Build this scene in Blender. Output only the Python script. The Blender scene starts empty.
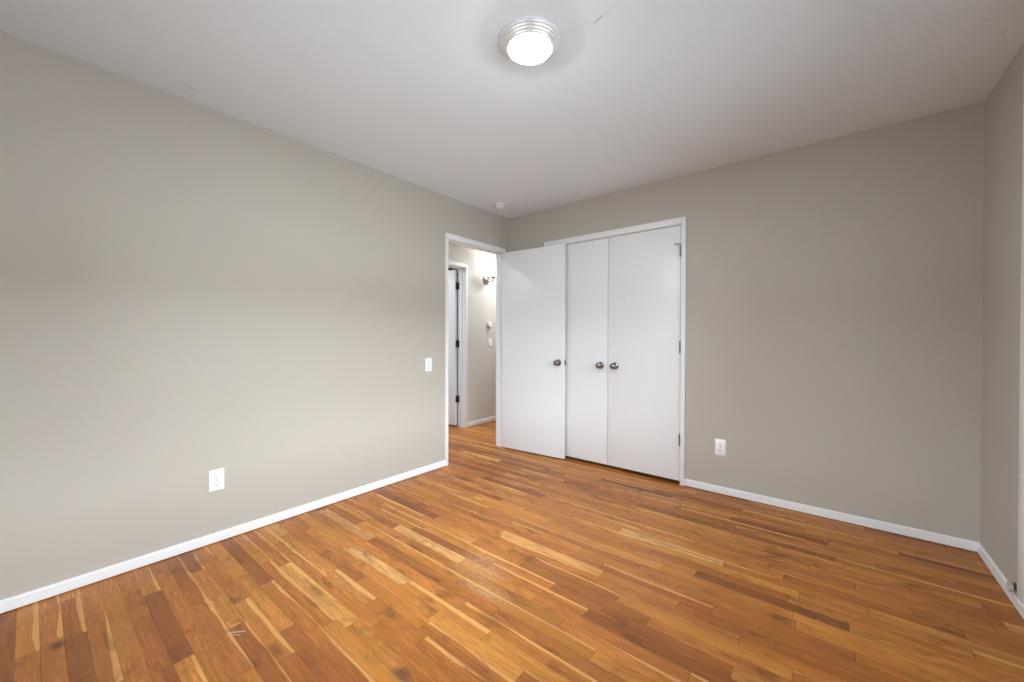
import bpy, bmesh, math, random
from mathutils import Vector, Matrix

sc = bpy.context.scene
COL = sc.collection
PI = math.pi

# ------------------------------------------------------------------ camera
cam_d = bpy.data.cameras.new('camera')
cam_d.sensor_fit = 'HORIZONTAL'
cam_d.sensor_width = 36.0
cam_d.lens = 391.4 / 1024 * 36.0
cam_d.clip_start = 0.02
cam = bpy.data.objects.new('camera', cam_d)
COL.objects.link(cam)
YAW, PITCH, ROLL = 0.6826, -0.0086, 0.0019
fw = Vector((-math.sin(YAW) * math.cos(PITCH), math.cos(YAW) * math.cos(PITCH), math.sin(PITCH)))
rt = Vector((math.cos(YAW), math.sin(YAW), 0))
up = rt.cross(fw)
r2 = rt * math.cos(ROLL) + up * math.sin(ROLL)
u2 = -rt * math.sin(ROLL) + up * math.cos(ROLL)
m3 = Matrix((r2, u2, -fw)).transposed()
cam.matrix_world = Matrix.Translation((2.6945, -3.2438, 1.1631)) @ m3.to_4x4()
sc.camera = cam

# ------------------------------------------------------------------ light and exposure
sc.view_settings.view_transform = 'Standard'
sc.view_settings.look = 'None'
sc.view_settings.gamma = 1.0
sc.view_settings.use_curve_mapping = False
sc.view_settings.exposure = 0.0

LAMP = 335.0        # ceiling lamp diffuser emission
HALL = 250.0  # shared by the added fill lamps and the near hallway light
SCONCE = 150.0
world = bpy.data.worlds.new('sky')
sc.world = world
world.use_nodes = True
wn, wl = world.node_tree.nodes, world.node_tree.links
wn.clear()
wo = wn.new('ShaderNodeOutputWorld'); wb = wn.new('ShaderNodeBackground')
tc = wn.new('ShaderNodeTexCoord'); sx = wn.new('ShaderNodeSeparateXYZ'); rp = wn.new('ShaderNodeValToRGB')
wl.new(tc.outputs['Generated'], sx.inputs[0]); wl.new(sx.outputs['Z'], rp.inputs[0])
wl.new(wb.outputs[0], wo.inputs[0])
SKY_R, GND_R = 19.0, 6.4     # bright overcast sky and pale ground seen through the side window
SKY_F, GND_F = 12.0, 4.0     # the same through the added window behind the camera
def stops(ramp, pts):
    while len(ramp.elements) > 1: ramp.elements.remove(ramp.elements[0])
    ramp.elements[0].position = pts[0][0]; ramp.elements[0].color = (*pts[0][1], 1)
    for p, c in pts[1:]:
        q = ramp.elements.new(p); q.color = (*c, 1)
# a belt of trees and roofs stands between ground and sky
stops(rp.color_ramp, [(.125, (0, 0, 0)), (.155, (1.2, 1.2, 1.2)), (.30, (1.0, 1.0, 1.0)), (1.0, (.8, .8, .8))])
rg = wn.new('ShaderNodeValToRGB'); wl.new(sx.outputs['Z'], rg.inputs[0])
stops(rg.color_ramp, [(.035, (1, 1, 1)), (.065, (.10, .11, .09)), (.125, (.10, .11, .09)), (.155, (0, 0, 0))])
def wmath(op, x, y=None, clamp=False):
    n = wn.new('ShaderNodeMath'); n.operation = op; n.use_clamp = clamp
    for i, v in enumerate((x, y)):
        if v is None: continue
        if isinstance(v, (int, float)): n.inputs[i].default_value = v
        else: wl.new(v, n.inputs[i])
    return n.outputs[0]
# the sky over the side garden is brighter than over the back (or the reverse): blend by heading
side = wmath('ADD', wmath('MULTIPLY', wmath('ADD', sx.outputs['X'], sx.outputs['Y']), 1.2), .5, clamp=True)
def lerp(a, b): return wmath('ADD', a, wmath('MULTIPLY', side, float(b - a)))
def tinted(ramp_out, strength, tint):
    v = wn.new('ShaderNodeVectorMath'); v.operation = 'SCALE'; wl.new(ramp_out, v.inputs[0]); wl.new(strength, v.inputs['Scale'])
    u = wn.new('ShaderNodeVectorMath'); u.operation = 'MULTIPLY'; wl.new(v.outputs[0], u.inputs[0]); u.inputs[1].default_value = tint
    return u.outputs[0]
add = wn.new('ShaderNodeVectorMath'); add.operation = 'ADD'
wl.new(tinted(rp.outputs[0], lerp(SKY_F, SKY_R), (.86, .98, 1.08)), add.inputs[0])
wl.new(tinted(rg.outputs[0], lerp(GND_F, GND_R), (.86, .98, 1.06)), add.inputs[1])
wl.new(add.outputs[0], wb.inputs[0])
wb.inputs[1].default_value = 1.0
sc.cycles.max_bounces = 12
sc.cycles.diffuse_bounces = 6
sc.cycles.sample_clamp_indirect = 6

# ------------------------------------------------------------------ room numbers
W, H = 3.332, 2.44
YR = -3.80            # wall behind the camera
XW = -2.6             # west end of the room beyond the hallway
TH = 0.13             # far hallway wall thickness
T = 0.09              # partition thickness
XH = -0.95            # far wall of the hallway
DY0, DY1, DZ = -0.852, -0.082, 2.055     # doorway opening in the left wall
CX0, CX1, CZ = 0.512, 1.776, 2.058       # closet opening in the back wall
HY1 = 0.283; HY0 = HY1 - 0.76            # door opening across the hallway
WY0, WY1, WZ0, WZ1 = -3.45, -0.92, .88, 2.0  # window in the right wall
UY0, UY1 = -1.5, -0.3                      # window added to the room beyond the hallway, unseen, lights its door
VX0, VX1 = 0.55, 2.35                     # unseen window added behind the camera to light the room, same heights

# portal that guides sampling of the daylight through the window opening
pd = bpy.data.lights.new('window_daylight', 'AREA'); pd.shape = 'RECTANGLE'
pd.size = WZ1 - WZ0; pd.size_y = WY1 - WY0
pd.cycles.is_portal = True
po = bpy.data.objects.new('window_daylight', pd); COL.objects.link(po)
po.location = (W + 0.16, (WY0 + WY1) / 2, (WZ0 + WZ1) / 2); po.rotation_euler = (0, PI / 2, 0)

pd2 = pd.copy(); pd2.size_y = VX1 - VX0; pd2.name = 'window_daylight'
po2 = bpy.data.objects.new('window_daylight', pd2); COL.objects.link(po2)
po2.location = ((VX0 + VX1) / 2, YR - .16, (WZ0 + WZ1) / 2); po2.rotation_euler = (0, PI / 2, -PI / 2)

pd3 = pd.copy(); pd3.size_y = UY1 - UY0; pd3.name = 'window_daylight'
po3 = bpy.data.objects.new('window_daylight', pd3); COL.objects.link(po3)
po3.location = (XW - .16, (UY0 + UY1) / 2, (WZ0 + WZ1) / 2); po3.rotation_euler = (0, -PI / 2, 0)

# ------------------------------------------------------------------ materials
def mat(name, col, rough=.5, metal=0, spec=.5, bump=None, coat=0, emit=None, estr=0):
    m = bpy.data.materials.new(name); m.use_nodes = True
    n, l = m.node_tree.nodes, m.node_tree.links
    b = n['Principled BSDF']
    b.inputs['Base Color'].default_value = (*col, 1)
    b.inputs['Roughness'].default_value = rough
    b.inputs['Metallic'].default_value = metal
    b.inputs['Specular IOR Level'].default_value = spec
    b.inputs['Coat Weight'].default_value = coat
    if emit:
        b.inputs['Emission Color'].default_value = (*emit, 1)
        b.inputs['Emission Strength'].default_value = estr
    t = n.new('ShaderNodeTexCoord')
    sc_, amp, var = bump if bump else (40, .02, .02)
    nz = n.new('ShaderNodeTexNoise'); nz.inputs['Scale'].default_value = sc_; nz.inputs['Detail'].default_value = 4
    l.new(t.outputs['Object'], nz.inputs['Vector'])
    bp = n.new('ShaderNodeBump'); bp.inputs['Strength'].default_value = amp; bp.inputs['Distance'].default_value = .002
    l.new(nz.outputs['Fac'], bp.inputs['Height']); l.new(bp.outputs[0], b.inputs['Normal'])
    # slight uneven tone of the finish
    n2 = n.new('ShaderNodeTexNoise'); n2.inputs['Scale'].default_value = 1.7; n2.inputs['Detail'].default_value = 3
    l.new(t.outputs['Object'], n2.inputs['Vector'])
    mr = n.new('ShaderNodeMapRange'); mr.inputs['To Min'].default_value = 1 - var; mr.inputs['To Max'].default_value = 1 + var
    l.new(n2.outputs['Fac'], mr.inputs['Value'])
    mx = n.new('ShaderNodeVectorMath'); mx.operation = 'SCALE'; mx.inputs[0].default_value = col
    l.new(mr.outputs[0], mx.inputs['Scale']); l.new(mx.outputs[0], b.inputs['Base Color'])
    return m

M = {}
M['wall'] = mat('greige wall paint', (.468, .430, .380), .62, spec=.3, bump=(160, .12, .025))
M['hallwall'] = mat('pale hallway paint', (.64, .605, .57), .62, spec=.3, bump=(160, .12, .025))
M['white'] = mat('white trim paint', (.80, .80, .81), .42, spec=.4, bump=(70, .06, .015))
M['door'] = mat('white door paint', (.79, .80, .815), .36, spec=.4, bump=(60, .05, .015))
M['plastic'] = mat('white plastic', (.84, .84, .83), .35)
M['slot'] = mat('dark slot', (.03, .03, .03), .6)
M['nickel'] = mat('satin nickel', (.26, .255, .25), .10, metal=1)
M['bronze'] = mat('dark bronze hinge', (.085, .07, .06), .4, metal=.7)
M['steel'] = mat('worn steel hinge', (.16, .15, .14), .38, metal=.8)
M['lampmetal'] = mat('pale nickel lamp rim', (.80, .80, .80), .26, metal=.30)
M['glow'] = mat('lit lamp diffuser', (.9, .9, .88), .4, emit=(.92, .99, 1.0), estr=LAMP)
M['fill_glow'] = mat('added fill diffuser', (.9, .9, .88), .4, emit=(.90, .96, 1.0), estr=HALL)  # diffuser of the two added, unseen fill lamps
M['near_glow'] = mat('lit near hallway diffuser', (.9, .9, .88), .4, emit=(.80, .95, 1.08), estr=HALL * .35)
M['shade'] = mat('lit frosted glass', (.9, .88, .84), .4, emit=(1, .95, .88), estr=12)
M['bulb'] = mat('lit bulb', (.9, .9, .9), .4, emit=(1, .93, .82), estr=SCONCE)
M['dark'] = mat('painted room shade', (.22, .20, .18), .8)  # dark colour stands in for shade inside the closet and far room
M['grey'] = mat('grey cord rubber', (.45, .43, .39), .5)
M['gap'] = mat('black seal', (.012, .012, .012), .8)

def glass():
    m = bpy.data.materials.new('window glass'); m.use_nodes = True
    n, l = m.node_tree.nodes, m.node_tree.links; n.clear()
    o = n.new('ShaderNodeOutputMaterial'); mx = n.new('ShaderNodeMixShader')
    tr = n.new('ShaderNodeBsdfTransparent'); gl = n.new('ShaderNodeBsdfGlossy'); gl.inputs['Roughness'].default_value = .01
    fr = n.new('ShaderNodeFresnel'); fr.inputs[0].default_value = 1.5
    l.new(fr.outputs[0], mx.inputs[0]); l.new(tr.outputs[0], mx.inputs[1]); l.new(gl.outputs[0], mx.inputs[2]); l.new(mx.outputs[0], o.inputs[0])
    return m
M['glass'] = glass()

class G:
    """tiny node-graph helper"""
    def __init__(s, m): s.n, s.l = m.node_tree.nodes, m.node_tree.links
    def put(s, sock, v):
        if isinstance(v, bpy.types.NodeSocket): s.l.new(v, sock)
        elif v is not None: sock.default_value = v
    def math(s, op, a, b=None, c=None, clamp=False):
        x = s.n.new('ShaderNodeMath'); x.operation = op; x.use_clamp = clamp
        for i, v in enumerate((a, b, c)):
            if v is not None: s.put(x.inputs[i], v)
        return x.outputs[0]
    def xyz(s, a, b, c):
        x = s.n.new('ShaderNodeCombineXYZ')
        for i, v in enumerate((a, b, c)): s.put(x.inputs[i], v)
        return x.outputs[0]
    def noise(s, vec, scale, detail=2, rough=.5, dist=0):
        x = s.n.new('ShaderNodeTexNoise'); s.l.new(vec, x.inputs['Vector'])
        x.inputs['Scale'].default_value = scale; x.inputs['Detail'].default_value = detail
        x.inputs['Roughness'].default_value = rough; x.inputs['Distortion'].default_value = dist
        return x.outputs['Fac']
    def ramp(s, f, stops, interp='LINEAR'):
        x = s.n.new('ShaderNodeValToRGB'); s.l.new(f, x.inputs[0]); r = x.color_ramp; r.interpolation = interp
        while len(r.elements) < len(stops): r.elements.new(.5)
        for el, (p, c) in zip(r.elements, sorted(stops)): el.position = p; el.color = (*c, 1) if len(c) == 3 else c
        return x.outputs[0]
    def mrange(s, v, a, b, c, d):
        x = s.n.new('ShaderNodeMapRange'); s.put(x.inputs['Value'], v)
        for k, q in zip(('From Min', 'From Max', 'To Min', 'To Max'), (a, b, c, d)): x.inputs[k].default_value = q
        return x.outputs[0]
    def mix(s, f, a, b, mode='MIX'):
        x = s.n.new('ShaderNodeMix'); x.data_type = 'RGBA'; x.blend_type = mode
        s.put(x.inputs['Factor'], f); s.put(x.inputs['A'] if False else x.inputs[6], a); s.put(x.inputs[7], b)
        return x.outputs[2]

def srgb(r, g, b):
    f = lambda v: (v / 255 / 12.92) if v / 255 <= .04045 else ((v / 255 + .055) / 1.055) ** 2.4
    return (f(r), f(g), f(b))

def floor_mat():
    m = bpy.data.materials.new('oak strip floor'); m.use_nodes = True
    g = G(m); b = g.n['Principled BSDF']
    t = g.n.new('ShaderNodeTexCoord'); s = g.n.new('ShaderNodeSeparateXYZ'); g.l.new(t.outputs['Object'], s.inputs[0])
    X, Y = s.outputs[0], s.outputs[1]
    BW = 0.0595
    yr = g.math('DIVIDE', g.math('ADD', Y, 2.99), BW)
    row = g.math('FLOOR', yr); fy = g.math('FRACT', yr)
    wv = g.math('ADD', g.math('MULTIPLY', X, 1.75), g.math('MULTIPLY', row, 17.37))
    vo = g.n.new('ShaderNodeTexVoronoi'); vo.voronoi_dimensions = '1D'; vo.inputs['Scale'].default_value = 1
    g.l.new(wv, vo.inputs['W'])
    ve = g.n.new('ShaderNodeTexVoronoi'); ve.voronoi_dimensions = '1D'; ve.feature = 'DISTANCE_TO_EDGE'; ve.inputs['Scale'].default_value = 1
    g.l.new(wv, ve.inputs['W'])
    cs = g.n.new('ShaderNodeSeparateColor'); g.l.new(vo.outputs['Color'], cs.inputs[0])
    R1, R2, R3 = cs.outputs
    # board tone
    tone = g.ramp(R1, [(0, srgb(134, 80, 38)), (.10, srgb(158, 94, 44)), (.30, srgb(176, 107, 48)), (.65, srgb(186, 116, 52)), (.90, srgb(197, 129, 60)), (.972, srgb(202, 138, 68)), (.988, srgb(216, 160, 94)), (1, srgb(220, 166, 102))])
    # grain, stretched along the board, shifted per board
    gv = g.xyz(g.math('ADD', X, g.math('MULTIPLY', R2, 31)), g.math('MULTIPLY', Y, 13), g.math('MULTIPLY', R3, 13))
    n1 = g.noise(gv, 2.0, 3, .45, .35)
    gv2 = g.xyz(g.math('ADD', X, g.math('MULTIPLY', R3, 17)), g.math('MULTIPLY', Y, 34), R2)
    n2 = g.noise(gv2, 4.5, 6, .75, .3)
    gv3 = g.xyz(g.math('ADD', X, g.math('MULTIPLY', R1, 23)), g.math('MULTIPLY', Y, 9), R3)
    n3 = g.noise(gv3, 2.4, 4, .6, .2)
    ring = g.math('SINE', g.math('MULTIPLY', n1, 70))
    fig = g.mrange(ring, -1, 1, .88, 1.05)
    fine = g.mrange(n2, .28, .72, .66, 1.25)
    low = g.mrange(n3, .28, .72, .72, 1.20)
    k = g.math('MULTIPLY', g.math('MULTIPLY', fig, fine), low)
    vm = g.n.new('ShaderNodeVectorMath'); vm.operation = 'SCALE'; g.l.new(tone, vm.inputs[0]); g.l.new(k, vm.inputs['Scale'])
    c = vm.outputs[0]
    # redder heartwood and yellower boards
    c = g.mix(g.mrange(R2, .62, .95, 0, .55), c, (*srgb(204, 138, 60), 1), 'MIX')
    c = g.mix(g.mrange(R2, .30, .05, 0, .30), c, (*srgb(150, 80, 44), 1), 'MIX')
    c = g.mix(g.mrange(fig, .88, 1.05, .25, 0), c, (*srgb(140, 84, 40), 1), 'MIX')
    # thin pale sapwood lines along some board edges, thinning out along their length
    wid = g.noise(g.xyz(g.math('ADD', X, g.math('MULTIPLY', R2, 5)), row, R3), 1.7, 2, .5)
    lim = g.mrange(wid, .35, .68, 1.02, .62)
    sap = g.math('MULTIPLY', g.math('GREATER_THAN', R3, .66), g.math('GREATER_THAN', fy, lim))
    c = g.mix(g.math('MULTIPLY', sap, g.mrange(n2, .25, .7, .45, .85)), c, (*srgb(218, 164, 94), 1))
    # dark mineral stains and knots
    kn = g.noise(g.xyz(g.math('ADD', X, g.math('MULTIPLY', R1, 9)), g.math('MULTIPLY', Y, 2.6), R3), 4.1, 4, .65, .6)
    c = g.mix(g.mrange(kn, .56, .78, 0, .85), c, (*srgb(84, 48, 28), 1))
    # broad uneven ageing over several boards
    ag = g.noise(g.xyz(X, g.math('MULTIPLY', Y, 1.6), 3.0), 1.5, 4, .6)
    c = g.mix(g.mrange(ag, .47, .72, 0, .38), c, (*srgb(134, 78, 42), 1))
    def blob(x, y, rx, ry, soft=1.0):
        ax = g.math('DIVIDE', g.math('SUBTRACT', X, x), rx); ay = g.math('DIVIDE', g.math('SUBTRACT', Y, y), ry)
        d = g.math('SQRT', g.math('ADD', g.math('MULTIPLY', ax, ax), g.math('MULTIPLY', ay, ay)))
        d = g.math('ADD', d, g.math('MULTIPLY', g.math('SUBTRACT', g.noise(g.xyz(X, Y, x), 18, 3, .6), .5), .9))
        return g.mrange(d, 1.15, .35, 0, 1)
    def scratch(p, q, w):
        (x0, y0), (x1, y1) = p, q
        dx, dy = x1 - x0, y1 - y0; L2 = dx * dx + dy * dy
        ax = g.math('SUBTRACT', X, x0); ay = g.math('SUBTRACT', Y, y0)
        tt = g.math('DIVIDE', g.math('ADD', g.math('MULTIPLY', ax, dx), g.math('MULTIPLY', ay, dy)), L2, clamp=True)
        ex = g.math('SUBTRACT', ax, g.math('MULTIPLY', tt, dx)); ey = g.math('SUBTRACT', ay, g.math('MULTIPLY', tt, dy))
        return g.mrange(g.math('SQRT', g.math('ADD', g.math('MULTIPLY', ex, ex), g.math('MULTIPLY', ey, ey))), w * .5, w, 1, 0)
    # knots and stains that stand out in the photo
    for x, y, rx, ry, kk, colr in [(.439, -3.187, .040, .022, .75, (74, 44, 32)), (1.10, -2.677, .06, .022, .55, (86, 50, 28)),
                                   (1.55, -2.44, .055, .028, .70, (88, 66, 56)), (1.62, -2.06, .10, .035, .45, (110, 58, 34)),
                                   (.95, -.86, .17, .06, .35, (116, 70, 52)), (.87, -2.42, .07, .02, .45, (92, 54, 32)), (1.18, -1.60, .08, .02, .4, (96, 56, 34))]:
        c = g.mix(g.math('MULTIPLY', blob(x, y, rx, ry), kk, clamp=True), c, (*srgb(*colr), 1))
    # worn patch with glare painted into its colour; scratches through the finish
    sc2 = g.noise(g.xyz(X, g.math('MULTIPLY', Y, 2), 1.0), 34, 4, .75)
    wear_glare = g.math('MULTIPLY', g.math('MAXIMUM', blob(1.33, -1.80, .17, .13), blob(1.47, -1.93, .20, .05)), g.mrange(sc2, .40, .66, .08, .50), clamp=True)
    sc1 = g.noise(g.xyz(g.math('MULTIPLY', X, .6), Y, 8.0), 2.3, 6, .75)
    wear_glare = g.math('MAXIMUM', wear_glare, g.math('MULTIPLY', g.mrange(sc1, .60, .76, 0, 1), g.mrange(sc2, .45, .66, 0, .25)), clamp=True)
    c = g.mix(wear_glare, c, (*srgb(206, 170, 136), 1))
    for p, q, w, kk in [((.835, -2.742), (.838, -2.712), .0040, .45), ((.868, -2.757), (.905, -2.716), .0045, .6), ((.880, -2.760), (.912, -2.735), .003, .5),
                        ((.56, -2.770), (.60, -2.748), .0040, .35), ((.60, -2.748), (.63, -2.752), .003, .3)]:
        c = g.mix(g.math('MULTIPLY', scratch(p, q, w), kk), c, (*srgb(226, 196, 164), 1))
    # seams
    d1 = g.math('MINIMUM', fy, g.math('SUBTRACT', 1, fy))
    s1 = g.math('MULTIPLY', g.mrange(d1, .0, .022, 1, 0), g.mrange(g.noise(g.xyz(X, row, 0), 3, 2), .38, .62, .08, .80), clamp=True)
    s2 = g.mrange(ve.outputs['Distance'], .0, .0030, .7, 0)
    seam = g.math('MAXIMUM', s1, s2, clamp=True)
    c = g.mix(seam, c, (*srgb(66, 36, 18), 1))
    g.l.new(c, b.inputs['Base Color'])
    rg = g.math('ADD', g.mrange(n2, .3, .7, .34, .44), g.math('ADD', g.math('MULTIPLY', wear_glare, .35), g.math('MULTIPLY', seam, .3)))
    g.l.new(rg, b.inputs['Roughness']); b.inputs['Specular IOR Level'].default_value = .30
    bp = g.n.new('ShaderNodeBump'); bp.inputs['Strength'].default_value = .25; bp.inputs['Distance'].default_value = .001
    hgt = g.math('SUBTRACT', g.math('MULTIPLY', n2, .25), seam)
    hgt = g.math('ADD', hgt, g.math('MULTIPLY', R2, .35))
    g.l.new(hgt, bp.inputs['Height']); g.l.new(bp.outputs[0], b.inputs['Normal'])
    return m
M['floor'] = floor_mat()

def ceiling_mat():
    m = mat('ceiling paint', (.765, .822, .872), .75, spec=.2, bump=(120, .15, .02))
    g = G(m); b = g.n['Principled BSDF']
    src = b.inputs['Base Color'].links[0].from_socket
    t = g.n.new('ShaderNodeTexCoord'); s = g.n.new('ShaderNodeSeparateXYZ'); g.l.new(t.outputs['Object'], s.inputs[0])
    def seg(p, q, w):
        (x0, y0), (x1, y1) = p, q
        dx, dy = x1 - x0, y1 - y0; L2 = dx * dx + dy * dy
        ax = g.math('SUBTRACT', s.outputs[0], x0); ay = g.math('SUBTRACT', s.outputs[1], y0)
        tt = g.math('DIVIDE', g.math('ADD', g.math('MULTIPLY', ax, dx), g.math('MULTIPLY', ay, dy)), L2, clamp=True)
        ex = g.math('SUBTRACT', ax, g.math('MULTIPLY', tt, dx)); ey = g.math('SUBTRACT', ay, g.math('MULTIPLY', tt, dy))
        d = g.math('SQRT', g.math('ADD', g.math('MULTIPLY', ex, ex), g.math('MULTIPLY', ey, ey)))
        return g.mrange(d, w * .4, w, 1, 0)
    # scratches and scuffs on the ceiling paint
    c = src
    for p, q, w, k in [((1.942, -1.795), (1.985, -1.806), .0035, .55), ((1.985, -1.806), (2.05, -1.822), .002, .25),
                       ((1.918, -1.812), (1.926, -1.806), .003, .2),
                       ((.135, -2.73), (.145, -2.71), .007, .28), ((3.175, -.815), (3.183, -.811), .008, .15), ((3.243, -.682), (3.251, -.676), .010, .20)]:
        f = g.math('MULTIPLY', seg(p, q, w), k)
        c = g.mix(f, c, (.10, .10, .10, 1))
    g.l.new(c, b.inputs['Base Color'])
    return m
M['ceiling'] = ceiling_mat()

# ------------------------------------------------------------------ mesh helpers
def link(name, bm, m, parent=None, smooth=False):
    me = bpy.data.meshes.new(name)
    bmesh.ops.recalc_face_normals(bm, faces=bm.faces)
    bm.to_mesh(me); bm.free()
    ms = m if isinstance(m, (list, tuple)) else [m]
    for x in ms: me.materials.append(x)
    if smooth:
        for p in me.polygons: p.use_smooth = True
        try: me.set_sharp_from_angle(angle=math.radians(38))
        except Exception: pass
    o = bpy.data.objects.new(name, me); COL.objects.link(o)
    if parent: o.parent = parent
    return o

def box(bm, x0, x1, y0, y1, z0, z1, bev=0.0, seg=2, mi=0):
    r = bmesh.ops.create_cube(bm, size=1)
    vs = r['verts']
    for v in vs:
        v.co = Vector((x0 + (v.co.x + .5) * (x1 - x0), y0 + (v.co.y + .5) * (y1 - y0), z0 + (v.co.z + .5) * (z1 - z0)))
    fs = {f for v in vs for f in v.link_faces}
    for f in fs: f.material_index = mi
    if bev:
        es = {e for v in vs for e in v.link_edges}
        rb = bmesh.ops.bevel(bm, geom=list(es), offset=bev, segments=seg, affect='EDGES', profile=.5)
        for f in rb['faces']: f.material_index = mi

def prism(bm, pts, axis, a, b):
    """extrude a 2-D outline along an axis; pts are the two other coordinates in order"""
    def P(u, v, w):
        return {'x': (w, u, v), 'y': (u, w, v), 'z': (u, v, w)}[axis]
    A = [bm.verts.new(P(u, v, a)) for u, v in pts]; B = [bm.verts.new(P(u, v, b)) for u, v in pts]
    bm.faces.new(A); bm.faces.new(list(reversed(B)))
    n = len(pts)
    for i in range(n): bm.faces.new((A[i], A[(i + 1) % n], B[(i + 1) % n], B[i]))

def lathe(bm, prof, seg=40, mtx=None, cap=True):
    """prof: (radius, height) pairs round z"""
    rings = []
    mtx = mtx or Matrix.Identity(4)
    for r, z in prof:
        if r < 1e-6: rings.append([bm.verts.new(mtx @ Vector((0, 0, z)))])
        else: rings.append([bm.verts.new(mtx @ Vector((r * math.cos(2 * PI * i / seg), r * math.sin(2 * PI * i / seg), z))) for i in range(seg)])
    for A, B in zip(rings, rings[1:]):
        if len(A) == 1 and len(B) == 1: continue
        for i in range(seg):
            j = (i + 1) % seg
            if len(A) == 1: bm.faces.new((A[0], B[i], B[j]))
            elif len(B) == 1: bm.faces.new((A[i], A[j], B[0]))
            else: bm.faces.new((A[i], A[j], B[j], B[i]))
    if cap:
        for Rg in (rings[0], rings[-1]):
            if len(Rg) > 1: bm.faces.new(Rg)

def tube(bm, pts, r, seg=12):
    pts = [Vector(p) for p in pts]
    rings = []
    nrm = None
    for i, p in enumerate(pts):
        d = (pts[min(i + 1, len(pts) - 1)] - pts[max(i - 1, 0)]).normalized()
        if nrm is None: nrm = d.orthogonal().normalized()
        nrm = (nrm - d * nrm.dot(d)).normalized(); bn = d.cross(nrm)
        rr = r[i] if isinstance(r, (list, tuple)) else r
        rings.append([bm.verts.new(p + (nrm * math.cos(2 * PI * k / seg) + bn * math.sin(2 * PI * k / seg)) * rr) for k in range(seg)])
    for A, B in zip(rings, rings[1:]):
        for i in range(seg): bm.faces.new((A[i], A[(i + 1) % seg], B[(i + 1) % seg], B[i]))
    bm.faces.new(rings[0]); bm.faces.new(rings[-1])

def bez(p0, p1, p2, p3, n=14):
    p0, p1, p2, p3 = map(Vector, (p0, p1, p2, p3))
    return [p0 * (1 - t) ** 3 + p1 * 3 * t * (1 - t) ** 2 + p2 * 3 * t * t * (1 - t) + p3 * t ** 3 for t in [i / n for i in range(n + 1)]]

def struct(o, label=None):
    o['kind'] = 'structure'
    if label: o['label'] = label
    return o

def thing(name, label, cat, loc=(0, 0, 0), rot=None, group=None):
    o = bpy.data.objects.new(name, None); o.empty_display_size = .05; COL.objects.link(o)
    o.location = loc
    if rot: o.rotation_euler = rot
    o['label'] = label; o['category'] = cat
    if group: o['group'] = group
    return o

AX_NY = Matrix.Rotation(PI / 2, 4, 'X')       # local z -> -y
AX_PX = Matrix.Rotation(PI / 2, 4, 'Y')       # local z -> +x

# ------------------------------------------------------------------ shell
bm = bmesh.new(); box(bm, XW - .1, W + .15, YR - .1, 1.9, -.12, 0)
struct(link('floor', bm, M['floor']), 'worn orange-brown oak strip floor running from the left wall to the right wall')
bm = bmesh.new(); box(bm, XW - .1, W + .15, YR - .1, 1.9, H, H + .12)
struct(link('ceiling', bm, M['ceiling']), 'plain pale grey-white painted ceiling')

bm = bmesh.new()
JT = .018
a, b, z = DY0 - JT, DY1 + JT, DZ + JT
prism(bm, [(YR, 0), (a, 0), (a, z), (b, z), (b, 0), (1.8, 0), (1.8, H), (YR, H)], 'x', -T, 0)
struct(link('wall_left', bm, M['wall']), 'long blank greige wall on the left with the doorway at its far end')
bm = bmesh.new()
a, b, z = CX0 - JT, CX1 + JT, CZ + JT
prism(bm, [(0, 0), (a, 0), (a, z), (b, z), (b, 0), (W, 0), (W, H), (0, H)], 'y', 0, T)
struct(link('wall_back', bm, M['wall']), 'greige wall behind the open door and round the white closet')
bm = bmesh.new()
for y0, y1, z0, z1 in ((YR, WY0, 0, H), (WY1, .79, 0, H), (WY0, WY1, 0, WZ0), (WY0, WY1, WZ1, H)):
    box(bm, W, W + .15, y0, y1, z0, z1)
bmesh.ops.remove_doubles(bm, verts=bm.verts, dist=1e-5)
struct(link('wall_right', bm, M['wall']), 'narrow shaded greige wall at the right edge of the photo')
bm = bmesh.new()
for x0, x1, z0, z1 in ((0, VX0, 0, H), (VX1, W, 0, H), (VX0, VX1, 0, WZ0), (VX0, VX1, WZ1, H)):
    box(bm, x0, x1, YR - .15, YR, z0, z1)
struct(link('wall_front', bm, M['wall']))
# closet interior
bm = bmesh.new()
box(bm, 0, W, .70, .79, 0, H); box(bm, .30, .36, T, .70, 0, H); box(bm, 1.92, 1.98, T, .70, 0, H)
struct(link('wall_closet', bm, M['dark']))  # closet shade put into the wall colour
# hallway
bm = bmesh.new()
a, b, z = HY0 - JT, HY1 + JT, DZ + JT
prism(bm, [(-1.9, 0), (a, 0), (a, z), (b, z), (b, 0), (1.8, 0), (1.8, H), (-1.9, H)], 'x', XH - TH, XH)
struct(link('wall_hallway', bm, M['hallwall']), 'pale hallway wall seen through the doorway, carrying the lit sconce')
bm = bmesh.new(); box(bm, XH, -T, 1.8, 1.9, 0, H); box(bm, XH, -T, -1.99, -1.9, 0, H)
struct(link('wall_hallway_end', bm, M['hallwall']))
bm = bmesh.new()
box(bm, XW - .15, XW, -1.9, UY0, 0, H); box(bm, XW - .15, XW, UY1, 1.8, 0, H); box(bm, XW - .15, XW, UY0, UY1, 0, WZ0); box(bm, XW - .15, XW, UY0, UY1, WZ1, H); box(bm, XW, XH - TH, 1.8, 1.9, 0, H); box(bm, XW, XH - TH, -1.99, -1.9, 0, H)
struct(link('wall_far_room', bm, M['dark']))  # dimness of the far room put into its wall colour

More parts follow.
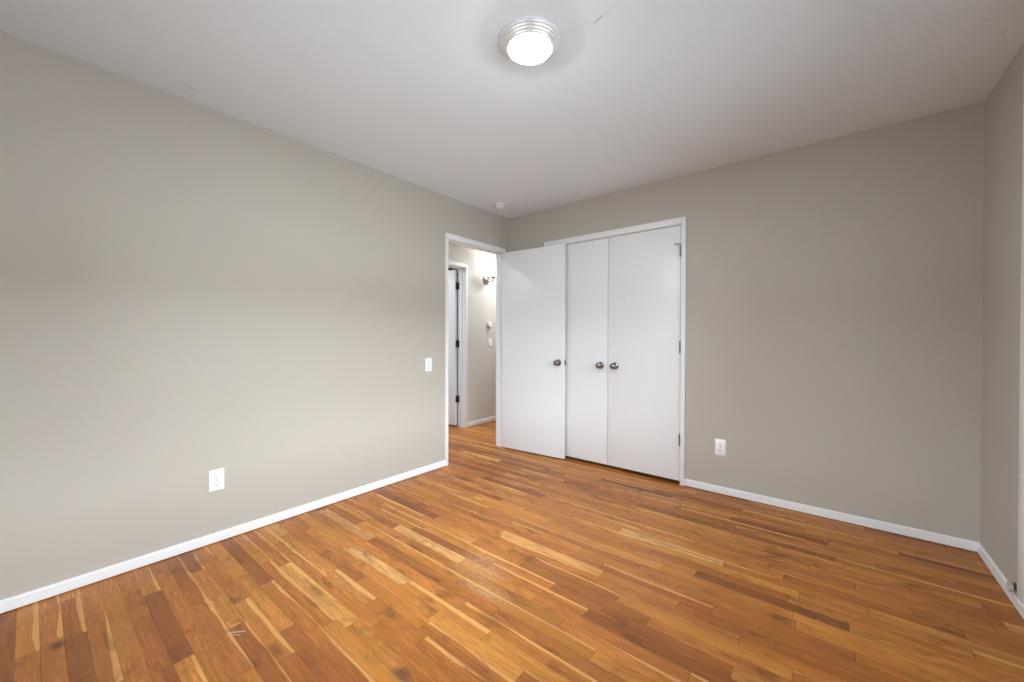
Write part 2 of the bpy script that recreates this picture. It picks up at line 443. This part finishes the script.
# ------------------------------------------------------------------ baseboards
BH, BT = .052, .012
def board_profile(s=1):
    return [(0, 0), (BT * .8, 0), (BT, .002), (BT, BH - .007), (BT * .85, BH - .002), (BT * .5, BH), (0, BH)]
def baseboard(name, axis, a, b, base, sgn, label):
    bm = bmesh.new()
    prism(bm, [(base + sgn * u, v + .0045) for u, v in board_profile()], axis, a, b)
    return struct(link(name, bm, M['white']), label)
baseboard('baseboard_left', 'y', YR, DY0 - .035, 0, 1, 'low white baseboard along the foot of the long left wall')
baseboard('baseboard_right', 'y', YR, -.0005, W, -1, 'low white baseboard along the foot of the right wall')
baseboard('baseboard_back', 'x', CX1 + .039, W - BT, 0, -1, 'low white baseboard from the closet to the right corner')
baseboard('baseboard_hallway', 'y', HY1 + .037, 1.8, XH, 1, 'white baseboard in the hallway below the sconce')
baseboard('baseboard_front', 'x', BT, W - BT, YR, 1, None)

# ------------------------------------------------------------------ door frames
def frame_y(name, x_room, sgn, thick, y0, y1, zt, sw, hw, label, both=True):
    """jamb lining + casing of an opening in a wall perpendicular to x"""
    bm = bmesh.new()
    xb = x_room - sgn * thick
    lo, hi = min(x_room, xb), max(x_room, xb)
    box(bm, lo, hi, y0 - JT, y0, 0, zt, .0008, 1); box(bm, lo, hi, y1, y1 + JT, 0, zt, .0008, 1)
    box(bm, lo, hi, y0 - JT, y1 + JT, zt, zt + JT, .0008, 1)
    for xf, s in ((x_room, sgn), (xb, -sgn)):
        a, b = sorted((xf, xf + s * .013))
        box(bm, a, b, y0 - sw, y0 - .004, 0, zt + hw, .003); box(bm, a, b, y1 + .004, y1 + sw, 0, zt + hw, .003)
        box(bm, a, b, y0 - .004, y1 + .004, zt + .004, zt + hw, .003)
    return bm

bm = frame_y('trim', 0, 1, T, DY0, DY1, DZ, .035, .051, '')
# door stops inside the frame
xs0, xs1 = -.075, -.040
box(bm, xs0, xs1, DY0, DY0 + .010, 0, DZ, .002); box(bm, xs0, xs1, DY1 - .010, DY1, 0, DZ, .002); box(bm, xs0, xs1, DY0 + .010, DY1 - .010, DZ - .010, DZ, .002)
struct(link('trim_1', bm, M['white'], smooth=True), 'white painted frame round the open bedroom doorway')
bm = frame_y('trim', XH, 1, TH, HY0, HY1, DZ, .037, .053, '')
xs0, xs1 = XH - .090, XH - .055
box(bm, xs0, xs1, HY0, HY0 + .010, 0, DZ, .002); box(bm, xs0, xs1, HY1 - .010, HY1, 0, DZ, .002); box(bm, xs0, xs1, HY0 + .01, HY1 - .01, DZ - .010, DZ, .002)
struct(link('trim_2', bm, M['white'], smooth=True), 'white frame of the far doorway across the hallway')
# closet frame
bm = bmesh.new()
box(bm, CX0 - JT, CX0, 0, T, 0, CZ); box(bm, CX1, CX1 + JT, 0, T, 0, CZ); box(bm, CX0 - JT, CX1 + JT, 0, T, CZ, CZ + JT)
box(bm, CX0 - .037, CX0 - .003, -.014, 0, 0, CZ + .055, .003); box(bm, CX1 + .003, CX1 + .039, -.014, 0, 0, CZ + .055, .003)
box(bm, CX0 - .003, CX1 + .003, -.014, 0, CZ + .003, CZ + .055, .003)
box(bm, CX0, CX1, .040, .055, CZ - .012, CZ)     # stop behind the doors at the head
struct(link('trim_3', bm, M['white'], smooth=True), 'white painted frame round the double closet doors')
# tall white strip at the right edge
bm = bmesh.new(); box(bm, W - .010, W, -.66, -.584, BH + .0015, H, .003)
struct(link('trim_4', bm, M['white'], smooth=True), 'tall white strip from ceiling to baseboard at the right edge of the photo')

# ------------------------------------------------------------------ window in the right wall (source of the daylight)
F = .05
def window(name, half, xf, label):
    """two-pane slider; local x runs along the wall, +y points outdoors"""
    bm = bmesh.new()
    box(bm, -half, -half + F, .05, .11, WZ0, WZ1, .004); box(bm, half - F, half, .05, .11, WZ0, WZ1, .004)
    box(bm, -half + F, half - F, .05, .11, WZ0, WZ0 + F, .004); box(bm, -half + F, half - F, .05, .11, WZ1 - F, WZ1, .004)
    box(bm, -.02, .02, .06, .10, WZ0 + F, WZ1 - F, .003)
    box(bm, -half, half, -.03, .05, WZ0 - .025, WZ0, .004)
    w = struct(link(name, bm, M['white']), label); w.matrix_world = xf
    bm = bmesh.new(); box(bm, -half + F, -.02, .078, .082, WZ0 + F, WZ1 - F); box(bm, .02, half - F, .078, .082, WZ0 + F, WZ1 - F)
    link('glass_pane', bm, M['glass'], w)
window('window_1', (WY1 - WY0) / 2, Matrix.Translation((W, (WY0 + WY1) / 2, 0)) @ Matrix.Rotation(-PI / 2, 4, 'Z'), 'white framed sliding window in the right wall')
window('added_window_3', (UY1 - UY0) / 2, Matrix.Translation((XW, (UY0 + UY1) / 2, 0)) @ Matrix.Rotation(PI / 2, 4, 'Z'), 'white framed window added unseen in the room beyond the hallway to light its door')  # added to throw daylight on the door across the hallway
window('added_window_2', (VX1 - VX0) / 2, Matrix.Translation(((VX0 + VX1) / 2, YR, 0)) @ Matrix.Rotation(PI, 4, 'Z'), 'white framed sliding window added unseen behind the camera to light the room')  # added as a second daylight source for the room

# ------------------------------------------------------------------ doors
def knob(parent, loc, mtx):
    """door knob: rosette, neck and rounded grip; local z points out of the door"""
    bm = bmesh.new()
    lathe(bm, [(0, 0), (.032, 0), (.032, .003), (.029, .007), (.018, .009), (.0125, .012), (.0115, .026), (.014, .031),
               (.0225, .036), (.0268, .043), (.0272, .050), (.0245, .057), (.018, .0620), (.012, .0632), (.0115, .0622), (0, .0622)], 40, mtx, cap=False)
    o = link('knob', bm, M['nickel'], parent, smooth=True); o.location = loc
    return o

def hinge(name, parent, loc, m, h=.089, leaf=(0, -1), leaf_w=.006):
    """knuckle with rounded pin heads and thin leaves; loc = centre of the pin"""
    bm = bmesh.new()
    k = 5; g = .0007
    for i in range(k):
        z0 = -h / 2 + i * h / k + g; z1 = -h / 2 + (i + 1) * h / k - g
        lathe(bm, [(0, z0), (.0072, z0), (.0072, z1), (0, z1)], 16, cap=False)
    lathe(bm, [(0, -h / 2 - .004), (.0042, -h / 2 - .003), (.0046, -h / 2), (0, -h / 2)], 14, cap=False)
    lathe(bm, [(0, h / 2), (.0050, h / 2), (.0050, h / 2 + .003), (0, h / 2 + .005)], 14, cap=False)
    o = link(name, bm, m, parent, smooth=True); o.location = loc
    return o

# bedroom door, open past a right angle, folded back in front of the closet
LW, LT = .738, .035
th = math.radians(4.2)
door1 = bpy.data.objects.new('door_1', None); COL.objects.link(door1)
door1.location = (.006, DY1, 0); door1.rotation_euler = (0, 0, th)
struct(door1, 'plain white flush bedroom door standing open in front of the closet')
bm = bmesh.new(); box(bm, .012, LW, -LT, -.0005, .013, 2.051, .0018)
slab = link('door_slab', bm, M['door'], door1, smooth=True)
knob(door1, (LW - .062, -LT, .926), AX_NY)
knob(door1, (LW - .062, -.0005, .926), Matrix.Rotation(-PI / 2, 4, 'X'))
bm = bmesh.new()
box(bm, LW - .0005, LW + .0012, -LT + .005, -.006, .897, .954, .0006)
prism(bm, [(LW + .001, -.024), (LW + .009, -.013), (LW + .001, -.011)], 'z', .918, .934)
lt = link('latch_plate', bm, M['nickel'], door1)
for zz in (1.83, 1.08, .28):
    hinge('hinge', door1, (-.001, .0035, zz), M['steel'])

# closet doors
XM = 1.157
def closet_door(n, x0, x1, kx, hx, label):
    d = bpy.data.objects.new('door_%d' % n, None); COL.objects.link(d); d.location = (x0, .002, 0)
    struct(d, label)
    bm = bmesh.new(); box(bm, 0, x1 - x0, 0, .034, .027, CZ - .004, .0018)
    link('door_slab', bm, M['door'], d, smooth=True)
    knob(d, (kx - x0, 0, .915), AX_NY)
    for zz in (1.850, 1.09, .355):
        hinge('hinge', d, (hx - x0, -.0115, zz), M['steel'], .092)
    return d
closet_door(2, CX0 + .003, XM - .002, 1.088, CX0 - .001, 'left white flush closet door, partly hidden by the open bedroom door')
dr = closet_door(3, XM + .002, CX1 - .003, 1.226, CX1 + .000, 'right white flush closet door hung at the closet frame')
# little pin arm on the topmost hinge
bm = bmesh.new()
tube(bm, [(.003, 0, 0), (-.004, -.006, .001), (-.020, -.013, .002), (-.036, -.017, .002)], [.0045, .0045, .004, .004], 10)
lathe(bm, [(0, -.004), (.0068, -.004), (.0068, .004), (0, .004)], 16, cap=False)
lathe(bm, [(0, 0), (.006, 0), (.0065, .006), (.005, .008), (0, .008)], 14, Matrix.Translation((-.036, -.017, .002)) @ Matrix.Rotation(PI / 2, 4, 'X') @ Matrix.Translation((0, 0, -.004)), cap=False)
o = link('hinge_stop', bm, M['steel'], dr, smooth=True); o.location = (CX1 - XM - .002, -.0115, 1.850 + .052)

# door across the hallway, swung into the far room
door4 = bpy.data.objects.new('door_4', None); COL.objects.link(door4)
door4.location = (XH - TH - .004, HY1 - .002, 0); door4.rotation_euler = (0, 0, math.radians(3))
struct(door4, 'white flush door across the hallway, swung open into the far room')
bm = bmesh.new(); box(bm, -.75, -.012, -.036, -.001, .018, 2.046, .0018)
link('door_slab', bm, M['door'], door4, smooth=True)
for zz in (1.835, 1.08, .36):
    bm = bmesh.new()
    box(bm, .0, .028, -.0045, -.0005, -.045, .045, .0008); box(bm, -.0045, -.001, -.034, -.003, -.045, .045, .0008)
    lathe(bm, [(0, -.047), (.0065, -.047), (.0065, .047), (0, .047)], 14, cap=False)
    h = link('hinge', bm, M['bronze'], door4, smooth=True); h.location = (0, 0, zz)

# ------------------------------------------------------------------ wall plates; local frame: x across, z up, -y out of the wall
def rrect(w, h, r, n=5):
    pts = []
    for cx, cz, a0 in ((w / 2 - r, h / 2 - r, 0), (-w / 2 + r, h / 2 - r, 90), (-w / 2 + r, -h / 2 + r, 180), (w / 2 - r, -h / 2 + r, 270)):
        for i in range(n + 1):
            a = math.radians(a0 + 90 * i / n); pts.append((cx + r * math.cos(a), cz + r * math.sin(a)))
    return pts
def plate_bm(w=.070, h=.115, t=.0055):
    bm = bmesh.new()
    o = rrect(w, h, .003); i = rrect(w - .007, h - .007, .003)
    A = [bm.verts.new((x, 0, z)) for x, z in o]; B = [bm.verts.new((x, -t * .45, z)) for x, z in o]; C = [bm.verts.new((x, -t, z)) for x, z in i]
    n = len(A)
    for P, Q in ((A, B), (B, C)):
        for k in range(n): bm.faces.new((P[k], P[(k + 1) % n], Q[(k + 1) % n], Q[k]))
    bm.faces.new(A); bm.faces.new(C)
    return bm
def screw(parent, z, y):
    bm = bmesh.new(); lathe(bm, [(0, 0), (.0034, 0), (.0030, .0009), (0, .0012)], 14, AX_NY, cap=False)
    box(bm, -.0028, .0028, -.0014, -.0010, -.0004, .0004)
    o = link('screw', bm, M['nickel'], parent, smooth=True); o.location = (0, y, z)
def outlet(loc, rz, label):
    t = thing('wall_outlet', label, 'outlet', loc, (0, 0, rz), None)
    link('cover_plate', plate_bm(.072, .120), M['plastic'], t, smooth=True)
    for s in (1, -1):
        bm = bmesh.new()
        pts = []
        for k in range(28):
            a = 2 * PI * k / 28; x = .0172 * math.cos(a); z = .0172 * math.sin(a)
            pts.append((x, max(-.0138, min(.0138, z))))
        prism(bm, pts, 'y', -.0080, -.0050)
        so = link('socket', bm, M['plastic'], t); so.location = (0, 0, s * .0195)
        for x, w, hh in ((-.0064, .0024, .0092), (.0064, .0024, .0075)):
            bm = bmesh.new(); box(bm, x - w / 2, x + w / 2, -.0084, -.0078, .0035 - hh / 2, .0035 + hh / 2)
            link('slot', bm, M['slot'], so)
        bm = bmesh.new(); lathe(bm, [(0, .0078), (.0028, .0078), (.0028, .0084), (0, .0084)], 14, Matrix.Translation((0, 0, -.0075)) @ AX_NY, cap=False)
        link('ground_hole', bm, M['slot'], so)
    screw(t, 0, -.0052)
    return t
outlet((0.0, -2.583, .353), PI / 2, 'white duplex outlet low on the long left wall')
outlet((2.065, 0.0, .348), 0, 'white duplex outlet low on the back wall right of the closet')

def light_switch(loc, rz, label):
    t = thing('light_switch', label, 'light switch', loc, (0, 0, rz))
    link('cover_plate', plate_bm(), M['plastic'], t, smooth=True)
    bm = bmesh.new(); box(bm, -.0052, .0052, -.0062, -.0050, -.012, .012, .0004, 1)
    link('switch_slot', bm, M['grey'], t)
    bm = bmesh.new()
    prism(bm, [(-.0055, -.0085), (-.0150, .0035), (-.0165, .0090), (-.0055, .0085)], 'x', -.0038, .0038)
    link('toggle', bm, M['plastic'], t)
    for z in (.030, -.030): screw(t, z, -.0052)
    return t
light_switch((0.0, -1.073, .928), PI / 2, 'white toggle switch on the left wall beside the bedroom doorway')
light_switch((XH, .760, 1.095), PI / 2, 'white switch in the hallway below the round thermostat')

# round thermostat
t = thing('thermostat', 'round pale thermostat on the hallway wall under the sconce', 'thermostat', (XH, .735, 1.343), (0, 0, PI / 2))
bm = bmesh.new(); lathe(bm, [(0, 0), (.046, 0), (.046, .004), (.043, .006), (0, .006)], 40, AX_NY, cap=False)
link('wall_ring', bm, M['grey'], t, smooth=True)
bm = bmesh.new(); lathe(bm, [(0, .006), (.040, .006), (.040, .026), (.037, .032), (.030, .035), (.026, .034), (.0, .034)], 40, AX_NY, cap=False)
link('dial', bm, M['plastic'], t, smooth=True)

# ------------------------------------------------------------------ smoke detector
t = thing('smoke_detector', 'small white round smoke detector on the ceiling near the far left corner', 'smoke detector', (.225, -.395, H), (PI, 0, 0))
bm = bmesh.new(); lathe(bm, [(0, 0), (.054, 0), (.054, .008), (.051, .010), (0, .010)], 40, cap=False)
link('mounting_base', bm, M['plastic'], t, smooth=True)
bm = bmesh.new(); lathe(bm, [(0, .010), (.048, .010), (.046, .026), (.042, .032), (.034, .036), (.020, .037), (0, .037)], 40, cap=False)
cv = link('cover', bm, M['plastic'], t, smooth=True)
bm = bmesh.new()
for k in range(16):
    a = 2 * PI * k / 16
    mt = Matrix.Rotation(a, 4, 'Z')
    s0 = len(bm.verts); box(bm, .0455, .0482, -.006, .006, .014, .020)
    bm.verts.ensure_lookup_table()
    for v in bm.verts[s0:]: v.co = mt @ v.co
link('vent_ring', bm, M['slot'], t)

# ------------------------------------------------------------------ ceiling light
def ceiling_light(loc, label, glow):
    t = thing('ceiling_light', label, 'ceiling light', loc, (PI, 0, 0))
    bm = bmesh.new()
    prof = [(0, 0), (.130, 0), (.1315, .004), (.131, .008)]
    r, z = .131, .008
    for k in range(4):                       # stepped ribs
        prof += [(r - .0003, z + .0014), (r - .003, z + .0058), (r - .0078, z + .0068)]
        r -= .0088; z += .0068
    prof += [(.0940, z + .001), (.0915, z - .004), (.0915, .008), (0, .008)]
    lathe(bm, prof, 72, cap=False)
    link('rim', bm, M['lampmetal'], t, smooth=True)
    bm = bmesh.new()
    zz = z - .003
    prof = [(.0910, zz)]
    for k in range(1, 13):
        a = PI / 2 * k / 12
        prof.append((.0910 * math.cos(a) if k < 12 else 0, zz + .018 * math.sin(a)))
    lathe(bm, prof, 64, cap=False)
    link('diffuser', bm, glow, t, smooth=True)
ceiling_light((1.682, -1.880, H), 'round flush ceiling light, lit white dome in a ribbed pale metal rim', M['glow'])
ceiling_light((-1.85, -.75, H), 'lit ceiling light in the room across the hallway, added unseen to brighten the door there', M['fill_glow'])  # added fill lamp for the open door slab
ceiling_light((-.50, 1.12, H), 'lit ceiling light at the far end of the hallway, added unseen to brighten the hallway wall', M['fill_glow'])  # added fill lamp for the hallway wall
ceiling_light((-.60, -1.25, H), 'lit ceiling light at the near end of the hallway, out of sight of the photo', M['near_glow'])

# ------------------------------------------------------------------ hallway sconce
t = thing('wall_sconce', 'lit hallway wall sconce with upturned white glass shade and bronze-nickel arm', 'wall lamp', (XH, .676, 1.948), (0, 0, PI / 2))
bm = bmesh.new(); lathe(bm, [(0, 0), (.066, 0), (.066, .005), (.060, .012), (.040, .018), (.020, .022), (.012, .030), (0, .032)], 40, AX_NY, cap=False)
link('backplate', bm, M['nickel'], t, smooth=True)
bm = bmesh.new()
tube(bm, bez((0, -.025, 0), (.008, -.070, -.050), (.022, -.108, -.038), (.022, -.108, .018)), .0075)
tube(bm, bez((0, -.025, .005), (.0, -.05, .04), (.01, -.06, .05), (.014, -.07, .030), 10), [.005] * 10 + [.007])
link('arm', bm, M['nickel'], t, smooth=True)
mt = Matrix.Translation((.022, -.108, .015))
bm = bmesh.new(); lathe(bm, [(0, 0), (.018, .001), (.028, .010), (.033, .024), (.030, .026), (0, .012)], 30, mt, cap=False)
link('shade_cup', bm, M['nickel'], t, smooth=True)
bm = bmesh.new()
outer = [(.026, .018), (.036, .030), (.047, .055), (.055, .085), (.066, .115), (.078, .128)]
inner = [(r - .003, z + .001) for r, z in reversed(outer)]
lathe(bm, outer + inner, 40, mt, cap=False)
link('glass_shade', bm, M['shade'], t, smooth=True)
bm = bmesh.new(); lathe(bm, [(0, .020), (.012, .022), (.013, .045), (.024, .065), (.028, .085), (.022, .103), (.010, .111), (0, .112)], 24, mt, cap=False)
link('bulb', bm, M['bulb'], t, smooth=True)

# ------------------------------------------------------------------ small grey cord clump above the baseboard on the right wall
t = thing('cable_loop', 'short grey coiled cord at the right wall just above the baseboard', 'cable', (W, -.528, .078))
bm = bmesh.new(); lathe(bm, [(0, 0), (.016, 0), (.016, .003), (.010, .006), (0, .006)], 24, Matrix.Rotation(-PI / 2, 4, 'Y'), cap=False)
link('grommet', bm, M['steel'], t, smooth=True)
bm = bmesh.new()
pts = [(-.004, 0, 0), (-.016, -.002, .004)]
for k in range(44):
    a = k / 44 * 2 * PI * 2.6
    rr = .022 - .0002 * k
    pts.append((-.018 - .003 * math.sin(a * .38), -.012 - .00022 * k + rr * math.sin(a), -.002 + rr * .85 * math.cos(a) - .018 + .018))
pts += [(-.014, -.050, -.016), (-.010, -.062, -.019)]
tube(bm, pts, .0036, 10)
link('coil', bm, M['grey'], t, smooth=True)
